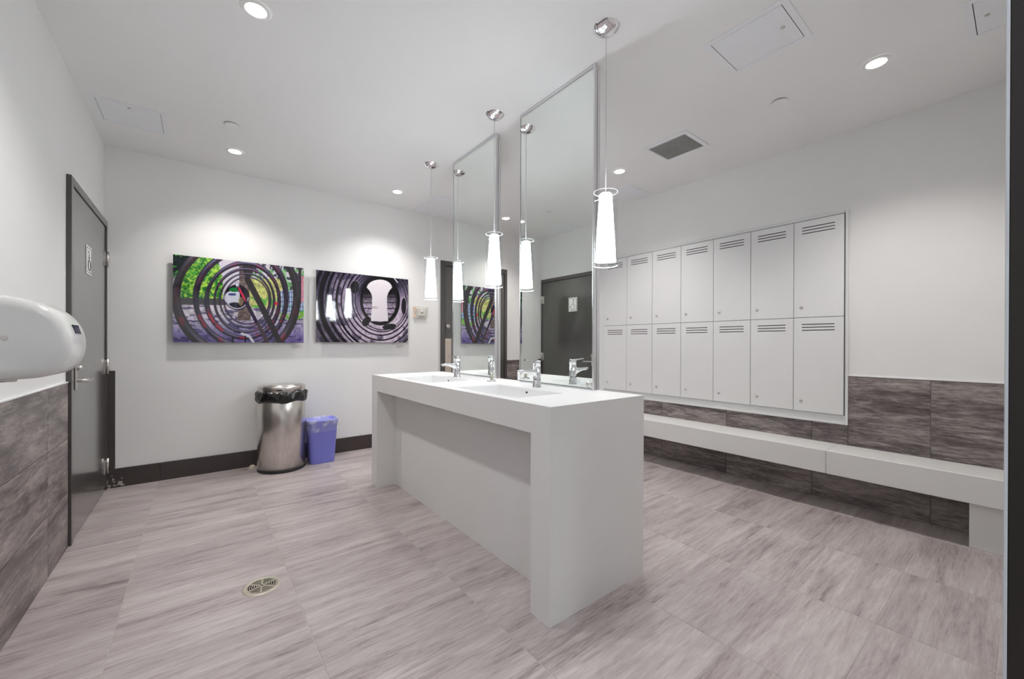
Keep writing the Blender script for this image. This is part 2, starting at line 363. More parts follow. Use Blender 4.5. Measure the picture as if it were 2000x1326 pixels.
# door_3: frame of the entrance the photograph is taken from
d3 = sroot('door_3', 'dark metal door frame right beside the viewer', (.1, -.1, 0))
obj('jamb', MB().bbox(.550, .575, -.20, .0094, 0, 2.15, .0004), 'near_frame', d3)
obj('jamb_face', MB().bbox(.575, .640, -.003, .0085, 0, 2.15, .0015), 'near_frame', d3)
obj('edge_strip', MB().bbox(.5490, .5745, .0095, .0117, 0, 2.13, .0004), 'pale_strip', d3)  # thin pale grey strip along the front edge of the jamb
obj('header', MB().bbox(WL, .550, -.20, -.05, 2.10, 2.15, .0015), 'near_frame', d3)

# accessible-toilet sign on the left door
SY, SZ = 3.80, 1.69
sg = thing('accessible_sign', 'white square wheelchair symbol sign on the grey door', 'sign', (WL + .014, SY, SZ - .09))
sx = WL + .014
obj('sign_plate', MB().bbox(sx, sx + .004, SY - .078, SY + .078, SZ - .094, SZ + .094, .0015), 'sign_white', sg)
bd = MB(); xx0, xx1 = sx + .004, sx + .0048
for (a, b, c, d) in ((-.066, .066, -.082, -.077), (-.066, .066, .077, .082), (-.066, -.061, -.077, .077), (.061, .066, -.077, .077)): bd.box(xx0, xx1, SY + a, SY + b, SZ + c, SZ + d)
obj('sign_border', bd, 'sign_black', sg)
wc = MB()
# seen from the room (looking towards -x) the viewer's right is -y... facing the door, right hand is +y reversed, so use s
def sp(a, b): return (xx0 + .0006, SY + a, SZ + b)
wc.cyl((xx0 + .0004, SY - .012, SZ + .056), .010, -.0004, .0006, 16, 'x')
for A, B, w in (((-.012, .044), (-.008, -.004), .005), ((-.008, -.004), (.026, -.006), .005), ((.026, -.006), (.040, -.040), .005), ((-.010, .022), (.022, .020), .004), ((.040, -.040), (.050, -.036), .004)):
    wc.tube([sp(*A), sp(*B)], w * .5, 6)
wc.tube([sp(.004 + .036 * math.cos(t), -.030 + .036 * math.sin(t)) for t in np.linspace(2.0, 6.1, 22)], .0026, 6)
obj('wheelchair_symbol', wc, 'sign_black', sg)

# ---------------------------------------------------------------- vanity
VX0, VX1, VY0, VY1, ZV, SL, LEG = 1.120, 1.762, 1.182, 3.308, .8945, .125, .122
va = thing('vanity', 'white solid-surface double vanity island with waterfall ends and two basins', 'vanity', ((VX0 + VX1) / 2, (VY0 + VY1) / 2, 0))
BX0, BX1 = 1.185, 1.492
BAS = [(1.480, 2.055), (2.400, 2.975)]
ys = [VY0, BAS[0][0], BAS[0][1], BAS[1][0], BAS[1][1], VY1]; xs = [VX0, BX0, BX1, VX1]
ct = MB(); zb = ZV - SL
vidx = {}
def gv(x, y, z):
    k = (x, y, z)
    if k not in vidx: vidx[k] = len(ct.v); ct.v.append(k)
    return vidx[k]
def q4(*p): ct.f.append(tuple(gv(*a) for a in p)); ct.smooth.append(False)
for i in range(3):
    for j in range(5):
        if i == 1 and j in (1, 3): continue
        for z in (ZV, zb): q4((xs[i], ys[j], z), (xs[i + 1], ys[j], z), (xs[i + 1], ys[j + 1], z), (xs[i], ys[j + 1], z))
for j in range(5):
    for x in (VX0, VX1): q4((x, ys[j], zb), (x, ys[j + 1], zb), (x, ys[j + 1], ZV), (x, ys[j], ZV))
for i in range(3):
    for y in (VY0, VY1): q4((xs[i], y, zb), (xs[i + 1], y, zb), (xs[i + 1], y, ZV), (xs[i], y, ZV))
for j in (1, 3):
    for x in (BX0, BX1): q4((x, ys[j], zb), (x, ys[j + 1], zb), (x, ys[j + 1], ZV), (x, ys[j], ZV))
    for y in (ys[j], ys[j + 1]): q4((BX0, y, zb), (BX1, y, zb), (BX1, y, ZV), (BX0, y, ZV))
obj('countertop', ct, 'solid_surface', va)
obj('end_panel', MB().box(VX0, VX1, VY0, VY0 + LEG, 0, zb), 'solid_surface', va)
obj('end_panel', MB().box(VX0, VX1, VY1 - LEG, VY1, 0, zb), 'solid_surface', va)
obj('front_panel', MB().box(1.270, 1.290, VY0 + LEG, VY1 - LEG - .012, 0, zb), 'solid_surface', va)
obj('filler_strip', MB().box(1.258, 1.290, VY1 - LEG - .011, VY1 - LEG, 0, zb), 'solid_surface', va)
obj('back_panel', MB().box(VX1 - .02, VX1, VY0 + LEG, VY1 - LEG, 0, zb), 'solid_surface', va)
for (a, b) in BAS:
    e = .0015; t = [(BX0 + e, a + e), (BX1 - e, a + e), (BX1 - e, b - e), (BX0 + e, b - e)]
    k = [(BX0 + .045, a + .05), (BX1 - .02, a + .05), (BX1 - .02, b - .05), (BX0 + .045, b - .05)]
    zs = [ZV - .0005, ZV - .006, ZV - .080, ZV - .098]
    def mixr(u): return [(p[0] * (1 - u) + r[0] * u, p[1] * (1 - u) + r[1] * u) for p, r in zip(t, k)]
    rings = [[(x, y, z) for x, y in mixr(u)] for u, z in zip((0, .12, .75, 1.), zs)]
    bm_ = MB().loft(rings, False, False); n0 = len(bm_.v) - 4; bm_.f.append((n0, n0 + 1, n0 + 2, n0 + 3)); bm_.smooth.append(False)
    bo = obj('basin', bm_, 'basin_white', va)
    obj('overflow_hole', MB().cyl((BX1 - .0052, (a + b) / 2, ZV - .026), .009, -.002, .004, 18, 'x'), 'slot_black', bo)
    obj('drain_ring', MB().lathe([(.0, .001), (.012, .001), (.026, .004), (.030, 0)], ((BX0 + BX1) / 2 + .01, (a + b) / 2, ZV - .0975), 24), 'chrome', bo)

# ---------------------------------------------------------------- faucets
def faucet(x, y, label):
    z = ZV; t = thing('faucet', label, 'faucet', (x, y, z), 'basin mixer taps')
    obj('body', MB().lathe([(.0, 0), (.027, 0), (.027, .004), (.0235, .008), (.0225, .05), (.0225, .122), (.0, .122)], (x, y, z), 32), 'chrome', t)
    # spout: flat tapered bar reaching out over the basin
    rings = []
    for d, zc, hw, hh in ((.010, .084, .020, .026), (.030, .089, .0195, .018), (.060, .094, .018, .0115), (.100, .098, .0165, .0085), (.128, .100, .0155, .0070), (.132, .100, .0135, .0045)):
        rings.append([(x - d, y - hw, z + zc - hh * .6), (x - d, y - hw * .6, z + zc - hh), (x - d, y + hw * .6, z + zc - hh), (x - d, y + hw, z + zc - hh * .6), (x - d, y + hw, z + zc + hh * .7), (x - d, y + hw * .8, z + zc + hh), (x - d, y - hw * .8, z + zc + hh), (x - d, y - hw, z + zc + hh * .7)])
    so = obj('spout', MB().loft(rings, True), 'chrome', t)
    obj('aerator', MB().cyl((x - .118, y, z + .092), .0085, -.006, .002, 16), 'satin_steel', so)
    obj('cap', MB().lathe([(.0, .124), (.0228, .124), (.0228, .156), (.0205, .160), (.0, .160)], (x, y, z), 32), 'chrome', t)
    rings = []
    for d, zc, hw, hh in ((-.012, .156, .014, .0045), (.020, .158, .0135, .0042), (.060, .161, .0105, .0032), (.092, .163, .0095, .0024)):
        rings.append([(x - d, y - hw, z + zc - hh), (x - d, y + hw, z + zc - hh), (x - d, y + hw, z + zc + hh), (x - d, y - hw, z + zc + hh)])
    obj('lever', MB().loft(rings, False), 'chrome', t)
    return t
faucet(1.565, 1.770, 'chrome basin tap in front of the nearer mirror')
faucet(1.560, 2.685, 'chrome basin tap in front of the farther mirror')
# little glass bud on a metal ring between the basins
cr = thing('glass_stopper', 'small clear glass bud on a chrome ring between the two basins', 'ornament', (1.566, 2.235, ZV))
obj('base_ring', MB().lathe([(.014, 0), (.030, 0), (.032, .004), (.028, .010), (.018, .014), (.014, .014)], (1.566, 2.235, ZV), 28), 'chrome', cr)
gp = [(.0, .014), (.014, .015), (.019, .028), (.018, .044), (.013, .057), (.0, .063)]
obj('glass_bud', MB().lathe(gp, (1.566, 2.235, ZV), 14, smooth=False), 'clear_cover', cr)
obj('inner_stem', MB().lathe([(.0, .013), (.006, .014), (.009, .035), (.005, .050), (.0, .052)], (1.566, 2.235, ZV), 12), 'drain_metal', cr)

# ---------------------------------------------------------------- mirrors
XM = 1.717
def mirror(y0, y1, label, clip):
    z0, z1 = ZV + .001, ZC - .001
    t = thing('mirror', label, 'mirror', (XM + .02, (y0 + y1) / 2, z0), 'floor-to-ceiling vanity mirrors')
    gl = MB(); gl.box(XM, XM + .006, y0 + .001, y1 - .001, z0 + .010, z1 - .022); obj('mirror_glass', gl, 'mirror_glass', t)
    obj('backing_board', MB().box(XM + .008, XM + .012, y0 + .004, y1 - .004, z0 + .008, z1 - .02), 'aluminium', t)
    obj('rear_glass', MB().box(XM + .030, XM + .036, y0 + .001, y1 - .001, z0 + .010, z1 - .022), 'mirror_glass', t)
    obj('glass_edge', MB().box(XM - .0008, XM + .0066, y1 - .004, y1, z0 + .008, z1 - .02).box(XM - .0008, XM + .0066, y0, y1, z0 + .006, z0 + .0105), 'mirror_edge', t)
    obj('top_rail', MB().bbox(XM - .004, XM + .044, y0, y1, z1 - .022, z1, .002), 'aluminium', t)
    obj('bottom_rail', MB().bbox(XM + .001, XM + .043, y0, y1, z0, z0 + .006, .001), 'aluminium', t)
    for (a, b) in ((y0 - .014, y0), (y1, y1 + .006)):
        p = obj('side_post', MB().bbox(XM - .003, XM + .019, a, b, z0, z1, .003, 2).bbox(XM + .0205, XM + .0445, a, b, z0, z1 - .03, .003, 2), 'aluminium', t)
        obj('post_groove', MB().box(XM + .0185, XM + .021, a + .0006, b - .0006, z0, z1 - .03), 'slot_black', p)
    if clip:
        obj('mirror_clip', MB().cyl((XM, y0 + .022, z0 + .030), .019, -.004, 0, 20, 'x'), 'satin_steel', t)
        obj('corner_bracket', MB().bbox(XM - .006, XM + .012, y1 - .004, y1 + .022, z0 + .010, z0 + .075, .002), 'panel_white', t)
mirror(1.480, 2.114, 'tall frameless mirror with silver post, the nearer one on the vanity', True)
mirror(2.412, 3.025, 'tall frameless mirror with silver post, the farther one on the vanity', False)

# ---------------------------------------------------------------- pendants
def pendant(x, y, label):
    t = thing('pendant_lamp', label, 'lamp', (x, y, 1.536), 'glass pendants in front of the mirrors')
    obj('canopy', MB().lathe([(.0, -.030), (.012, -.0293), (.030, -.0245), (.048, -.0155), (.061, -.006), (.0655, 0)], (x, y, ZC - .0005), 36), 'chrome', t)
    for zl in (1.535, 1.8945): obj('glass_lip', MB().ring((x, y, 0), .0570, .0583, zl, zl + .0025, 40), 'lip_glass', t)
    obj('canopy_screw', MB().cyl((x + .034, y - .026, ZC - .0195), .0042, -.002, .004, 12), 'satin_steel', t)
    obj('cord', MB().cyl((x, y, 0), .0019, 1.893, ZC - .029, 8), 'cord', t)
    obj('outer_glass', MB().lathe([(.0575, 1.536), (.0575, 1.896)], (x, y, 0), 40), 'clear_glass', t)
    sh = obj('inner_shade', MB().lathe([(.050, 1.556), (.0305, 1.882), (.026, 1.888), (.0, 1.889)], (x, y, 0), 36), 'frosted_glass', t)
    obj('shade_cap', MB().lathe([(.0, 1.889), (.012, 1.889), (.012, 1.896), (.005, 1.902), (.0, 1.902)], (x, y, 0), 20), 'chrome', sh)
    obj('cross_pin', MB().tube([(x - .068, y, 1.872), (x + .068, y, 1.872)], .0018, 8).tube([(x, y - .068, 1.872), (x, y + .068, 1.872)], .0018, 8), 'chrome', t)
    ld = bpy.data.lights.new('pendant_bulb', 'POINT'); ld.energy = PEND_W; ld.shadow_soft_size = .022; ld.color = (.955, .98, 1)
    lo = bpy.data.objects.new('pendant_bulb', ld); link(lo, t, (x, y, 1.62))
pendant(1.573, 1.274, 'clear glass pendant lamp hanging nearest the viewer at the vanity end')
pendant(1.577, 2.224, 'clear glass pendant lamp hanging between the two mirrors')
pendant(1.583, 3.181, 'clear glass pendant lamp hanging farthest away, beside the grey door')

# ---------------------------------------------------------------- ceiling fittings
def downlight(x, y, label, w=DOWN_W, colour=(1, .965, .925), z=ZC):
    t = thing('downlight', label, 'downlight', (x, y, z - .001), 'recessed ceiling downlights')
    obj('trim_ring', MB().lathe([(.044, -.0055), (.050, -.0065), (.062, -.0045), (.066, -.0005)], (x, y, z), 36), 'trim_white', t)
    obj('lens', MB().lathe([(.0, -.0045), (.0445, -.0045)], (x, y, z), 32, smooth=False), 'lens', t)
    ld = bpy.data.lights.new('downlight_lamp', 'SPOT'); ld.spot_size = math.radians(124); ld.spot_blend = 1.0; ld.shadow_soft_size = .042; ld.energy = 6 * w; ld.color = colour
    lo = bpy.data.objects.new('downlight_lamp', ld); link(lo, t, (x, y, z - .052))
downlight(.206, 2.208, 'recessed downlight above the floor drain, largest on the left')
downlight(.226, 3.937, 'recessed downlight above the colourful picture')
downlight(1.591, 3.952, 'recessed downlight above the black and white picture')
downlight(2.927, .512, 'recessed downlight with white rim at the right, nearest the viewer')
downlight(2.963, 2.246, 'recessed downlight beside the ceiling vent')
downlight(2.978, 3.953, 'small recessed downlight seen between the two mirrors')
downlight(.206, .45, 'unseen downlight added over the entrance for fill', 3.5, (.86, .94, 1.0))  # out of view, added for weak cool fill near the entrance
downlight(.0, -.85, 'unseen downlight added in the entrance lobby for fill', LOBBY_FILL_W, (.86, .94, 1.0))  # out of view, added to send cool light in from behind the camera

def access_panel(x0, x1, y0, y1, label, lock, rim=.030):
    t = thing('access_panel', label, 'access panel', ((x0 + x1) / 2, (y0 + y1) / 2, ZC), 'ceiling access panels')
    z = ZC
    fr = MB(); a, b, c, d = x0 - rim, x1 + rim, y0 - rim, y1 + rim
    fr.box(a, x0 - .002, c, d, z - .003, z).box(x1 + .002, b, c, d, z - .003, z).box(x0 - .002, x1 + .002, c, y0 - .002, z - .003, z).box(x0 - .002, x1 + .002, y1 + .002, d, z - .003, z)
    obj('rim', fr, 'panel_white', t)
    obj('gap', MB().box(x0 - .002, x1 + .002, y0 - .002, y1 + .002, z - .0006, z), 'slot_black', t)
    p = obj('door_panel', MB().box(x0 + .0004, x1 - .0004, y0 + .0012, y1 - .0012, z - .003, z - .0006), 'panel_white', t)
    if lock: obj('cam_lock', MB().cyl((lock[0], lock[1], z - .003), .009, -.003, 0, 16).box(lock[0] - .002, lock[0] + .002, lock[1] - .007, lock[1] + .007, z - .0072, z - .006), 'satin_steel', p)
access_panel(2.088, 2.392, .692, 1.010, 'square ceiling access panel right of the nearest pendant', (2.24, .735))
access_panel(2.762, 3.060, -.150, .156, 'ceiling access panel cut by the dark door frame', (2.905, .118))
access_panel(-.520, -.209, 3.617, 3.930, 'ceiling access panel beside the left wall', (-.366, 3.645))
access_panel(1.965, 2.530, 3.800, 4.400, 'large ceiling access panel by the back wall, behind the farther mirror', None, .02)
access_panel(3.300, 3.600, 2.385, 2.690, 'faint ceiling access panel above the lockers', None, .02)
# return-air grille
vx0, vx1, vy0, vy1 = 2.772, 3.125, 1.516, 1.874
ve = thing('ceiling_vent', 'grey louvred ceiling vent with white rim', 'vent', ((vx0 + vx1) / 2, (vy0 + vy1) / 2, ZC))
fr = MB(); i0, i1, j0, j1 = vx0 + .038, vx1 - .030, vy0 + .036, vy1 - .024; z = ZC
fr.bbox(vx0, i0, vy0, vy1, z - .006, z, .002).bbox(i1, vx1, vy0, vy1, z - .006, z, .002).bbox(i0, i1, vy0, j0, z - .006, z, .002).bbox(i0, i1, j1, vy1, z - .006, z, .002)
obj('vent_rim', fr, 'panel_white', ve)
obj('vent_back', MB().box(i0, i1, j0, j1, z - .0012, z), 'slot_black', ve)
ns = 14
for k in range(ns):
    xa = i0 + (i1 - i0) * (k + .25) / ns; w = (i1 - i0) / ns
    s_ = MB().add([(xa, j0, z - .0068), (xa + w * .52, j0, z - .0058), (xa + w * .52, j0, z - .0048), (xa, j0, z - .0056), (xa, j1, z - .0068), (xa + w * .52, j1, z - .0058), (xa + w * .52, j1, z - .0048), (xa, j1, z - .0056)],
                  [(0, 1, 2, 3), (7, 6, 5, 4), (0, 4, 5, 1), (1, 5, 6, 2), (2, 6, 7, 3), (3, 7, 4, 0)])
    obj('slat', s_, 'vent_grey', ve)
for (x, y) in ((vx0 + .02, (vy0 + vy1) / 2 + .13), (vx1 - .015, (vy0 + vy1) / 2 - .1)): obj('screw', MB().cyl((x, y, z - .006), .004, -.0015, 0, 10), 'satin_steel', ve)
# concealed sprinkler cover plates
for (x, y, l) in ((.181, 3.472, 'white sprinkler cover plate on the ceiling near the left wall'), (2.914, .973, 'white sprinkler cover plate on the ceiling on the locker side')):
    t = thing('sprinkler_cover', l, 'sprinkler', (x, y, ZC), 'concealed sprinkler covers')
    obj('cover_plate', MB().lathe([(.0, -.009), (.040, -.009), (.043, -.007), (.043, -.005)], (x, y, ZC), 32, smooth=False), 'trim_white', t)
    obj('gap_ring', MB().cyl((x, y, ZC), .036, -.006, 0, 28), 'black_plastic', t)

# ---------------------------------------------------------------- lockers
XD = WR - .030            # front of the doors
lk = thing('locker_bank', 'white built-in bank of fourteen lockers above the bench', 'lockers', (WR, (LK_Y0 + LK_Y1) / 2, LK_Z0))
sc = XD / WR
DY0, DY1, DZ0, DZM, DZ1 = .817, 3.012, .636, 1.361, 2.109
fr = MB(); xa = WR - .022
fr.bbox(xa, WR, LK_Y0, DY0 - .004, LK_Z0, LK_Z1, .003).bbox(xa, WR, DY1 + .004, LK_Y1, LK_Z0, LK_Z1, .003)
fr.bbox(xa, WR, DY0 - .004, DY1 + .004, DZ1 + .004, LK_Z1, .003).bbox(xa, WR, DY0 - .004, DY1 + .004, LK_Z0, LK_Z0 + .022, .003)
obj('frame', fr, 'locker_frame', lk)
obj('bottom_rail', MB().bbox(xa + .006, WR, DY0 - .004, DY1 + .004, LK_Z0 + .023, DZ0 - .002, .002), 'locker_frame', lk)
obj('gap_backing', MB().box(WR - .006, WR, DY0 - .006, DY1 + .006, DZ0 - .003, DZ1 + .005), 'black_plastic', lk)
PIT = (DY1 - DY0) / 7
proto = None
def locker_door(yc, z0, z1):
    d = obj('door', MB().bbox(XD, XD + .022, yc - PIT / 2 + .0018, yc + PIT / 2 - .0018, z0 + .0018, z1 - .0018, .0012), 'locker_white', lk)
    for k in range(3):
        zz = z1 - .0535 - k * .0225
        obj('vent_slot', MB().box(XD - .0004, XD + .002, yc - .102, yc + .102, zz - .0033, zz + .0033), 'slot_black', d)
    lo = obj('lock', MB().lathe([(.0, -.006), (.0095, -.006), (.012, -.002), (.012, 0)], (XD, yc + PIT / 2 - .052, z0 + .080), 18, 'x'), 'satin_steel', d)
    return d
for k in range(7):
    yc = DY0 + PIT * (k + .5)
    locker_door(yc, DZM, DZ1); locker_door(yc, DZ0, DZM)

# ---------------------------------------------------------------- bench
be = thing('bench', 'long white wall bench under the lockers', 'bench', (3.56, 2.1, 0))
xb0, xb1 = 3.413, WR - TH - .001
obj('bench_slab', MB().bbox(xb0, xb1, WF + .002, .8495, .262, .4215, .003), 'bench_white', be)
obj('bench_slab', MB().bbox(xb0, xb1, .8515, WB - TH - .002, .262, .4215, .003), 'bench_white', be)
obj('support_block', MB().bbox(3.462, xb1, WF + .002, .198, 0, .262, .002), 'bench_white', be)
obj('support_block', MB().bbox(3.462, xb1, 4.05, WB - TH - .002, 0, .262, .002), 'bench_white', be)

# ---------------------------------------------------------------- pictures (printed colours computed on a fine grid)
def sst(a, b, x): t = np.clip((x - a) / (b - a), 0, 1); return t * t * (3 - 2 * t)
def vnoise(X, Y, s, seed):
    r = np.random.RandomState(seed); n = 256; T = r.rand(n, n); x = X / s; y = Y / s
    xi = np.floor(x).astype(int); yi = np.floor(y).astype(int); fx = x - xi; fy = y - yi; fx = fx * fx * (3 - 2 * fx); fy = fy * fy * (3 - 2 * fy)
    g = lambda a, b: T[a % n, b % n]
    return (g(xi, yi) * (1 - fx) + g(xi + 1, yi) * fx) * (1 - fy) + (g(xi, yi + 1) * (1 - fx) + g(xi + 1, yi + 1) * fx) * fy
def fbm(X, Y, s, seed): return (vnoise(X, Y, s, seed) + .5 * vnoise(X, Y, s / 2, seed + 1) + .25 * vnoise(X, Y, s / 4, seed + 2)) / 1.75
def blend(C, col, a):
    col = np.array(col, float); a = np.clip(a, 0, 1)[..., None]
    return C * (1 - a) + (col if col.ndim == 3 else col[None, None]) * a
def seg(X, Y, ax, ay, bx, by):
    dx, dy = bx - ax, by - ay; t = np.clip(((X - ax) * dx + (Y - ay) * dy) / (dx * dx + dy * dy), 0, 1)
    return np.hypot(X - ax - t * dx, Y - ay - t * dy), t
def art_rings(s, t):
    X = 105 + 1617 * s; top = 130 + 155 * s; Y = top + (1193 - top) * t
    n1 = fbm(X, Y, 90, 1); n2 = fbm(X, Y, 34, 5); n3 = fbm(X, Y, 18, 9)
    C = np.zeros(X.shape + (3,)) + np.array((206, 200, 212.))
    # sky with branches at the right
    C = blend(C, (60, 66, 78), (X > 1010) * (Y < 640) * sst(.52, .60, n2 + .10 * sst(1000, 1700, X)))
    C = blend(C, (120, 190, 110), (X > 1000) * (Y > 300) * (Y < 640) * sst(.50, .62, fbm(X, Y, 60, 31)) * .8)
    # bright hedge on the left
    hedge = (Y < 655 + .02 * X) * (X < 660 - .25 * np.maximum(0, 420 - Y)) * sst(150, 210, X)
    hm = sst(.32, .68, .5 * n2 + .5 * n3)
    gcol = np.array((34, 110, 44.))[None, None] * (1 - hm[..., None]) + np.array((186, 226, 84.))[None, None] * hm[..., None]
    C = blend(C, gcol, hedge)
    C = blend(C, (22, 30, 34), (sst(560, 360, X + .9 * Y - 60 + 220 * (n1 - .5))))
    C = blend(C, (70, 170, 60), sst(.60, .70, n2) * (X < 480) * (Y < 420))
    # yellow lawn, fence, pink building
    lawn = (X > 960) * (X < 1420) * (Y > 410) * (Y < 780)
    C = blend(C, np.array((190, 190, 108.))[None, None] * (.65 + .7 * n3[..., None]), lawn * .85)
    C = blend(C, (92, 170, 66), (X > 1000) * (Y > 640) * (Y < 790) * sst(.45, .6, n2))
    fence = (X > 1390) * (Y > 560) * (Y < 830)
    C = blend(C, (176, 190, 222), fence * .9); C = blend(C, (52, 74, 128), fence * ((np.sin(X / 5.) > .6) | (np.sin(Y / 9.) > .85)) * .8)
    C = blend(C, (60, 150, 110), fence * (Y > 740) * sst(.45, .6, n2))
    C = blend(C, (206, 126, 146), (X > 1655) * (Y > 380) * (Y < 700) * .85)
    C = blend(C, (58, 50, 60), sst(26, 16, np.abs(X - 1665)) * (Y < 720))
    # road, paving
    C = blend(C, (70, 68, 72), (X < 700) * (Y > 648 + .02 * X) * (Y < 745))
    pav = (Y > 738 + np.where(X > 1000, 30, 0) + np.where(X > 1380, 60, 0))
    pc = np.array((200, 192, 204.))[None, None] * (1 - sst(820, 1190, Y))[..., None] + np.array((112, 98, 158.))[None, None] * sst(820, 1190, Y)[..., None]
    C = blend(C, pc * (.72 + .5 * n2[..., None]), pav)
    C = blend(C, (44, 38, 84), pav * sst(.56, .66, fbm(X / 3.2, Y, 26, 61)) * .7)
    C = blend(C, (110, 170, 60), (X > 1380) * (Y > 815) * (Y < 905) * sst(.35, .5, n2))
    # tree trunk
    tw = 62 + 18 * sst(700, 920, Y)
    C = blend(C, np.array((110, 96, 92.))[None, None] * (.55 + .8 * n3[..., None]), sst(tw + 6, tw - 4, np.abs(X - 920)) * (Y < 925))
    C = blend(C, (52, 48, 50), sst(1.05, .9, np.hypot((X - 968) / 70, (Y - 280) / 130)))
    # tubes
    def ellipse(C, cx, cy, rx, ry, w, red=0, col=(44, 38, 52)):
        ph = np.arctan2(Y - cy, X - cx); d = np.hypot((X - cx) / rx, (Y - cy) / ry); dd = (d - 1) * (rx + ry) / 2
        wob = w * (1 + .15 * np.sin(3 * ph + rx))
        C = blend(C, col, sst(wob + 4, wob - 4, np.abs(dd)))
        C = blend(C, (150, 146, 190), sst(wob * .55, wob * .15, np.abs(dd + wob * .35 * np.sign(Y - cy))) * (.10 + .55 * sst(.3, 1., np.abs(np.sin(ph)))))
        if red: C = blend(C, (200, 48, 70), sst(wob * .7, wob * .3, np.abs(dd)) * sst(.56, .66, n1) * sst(.45, .6, n3 + .25) * (.35 + .65 * (Y > cy + .35 * ry)) * red)
        return C
    C = ellipse(C, 880, 640, 742, 720, 50, .35, (50, 47, 50)); C = ellipse(C, 912, 660, 562, 575, 35, .6); C = ellipse(C, 925, 680, 452, 455, 27, .8)
    C = ellipse(C, 935, 680, 372, 385, 16, .4); C = ellipse(C, 945, 678, 318, 328, 11, .2); C = ellipse(C, 958, 680, 284, 285, 9, .6)
    d = np.hypot(X - 832, Y - 640); C = blend(C, (24, 22, 34), sst(160, 150, d)); C = blend(C, (205, 208, 222), sst(128, 118, np.hypot(X - 800, (Y - 650) * 1.3)) * (X < 862))
    C = blend(C, (30, 120, 60), sst(1, .9, np.hypot((X - 800) / 70, (Y - 550) / 28))); C = blend(C, (60, 72, 130), (np.abs(X - 775) < 46) * (np.abs(Y - 606) < 14)); C = blend(C, (26, 24, 40), sst(1, .9, np.hypot((X - 800) / 80, (Y - 735) / 34)))
    C = blend(C, (190, 188, 210), sst(9, 4, np.abs(d - 138)) * (Y > 640)); C = blend(C, (150, 132, 104), sst(1, .9, np.hypot((X - 880) / 34, (Y - 690) / 60)) * .8)
    for (a, b, c, e, w, col) in ((960, 420, 1370, 1165, 38, (48, 45, 48)), (1080, 940, 1220, 1190, 24, (70, 60, 66)), (828, 480, 1070, 935, 22, (40, 30, 58))):
        dd, tt = seg(X, Y, a, b, c, e); C = blend(C, col, sst(w + 4, w - 4, dd))
        if w == 22: C = blend(C, (216, 60, 84), sst(w - 6, w - 14, dd) * sst(.05, .15, tt) * sst(.5, .38, tt)); C = blend(C, (214, 214, 228), sst(w, w - 8, dd) * sst(.10, .02, tt))
    dd, tt = seg(X, Y, 890, 1085, 985, 1115); d2, t2 = seg(X, Y, 985, 1115, 1040, 1195); C = blend(C, (206, 204, 216), sst(20, 12, np.minimum(dd, d2)))
    for x in (780, 935): C = blend(C, (34, 30, 42), sst(13, 8, np.abs(X - x)) * (Y > 1110))
    C = blend(C, (206, 40, 72), sst(1, .8, np.hypot((X - 1335) / 26, (Y - 715) / 22)))
    return C
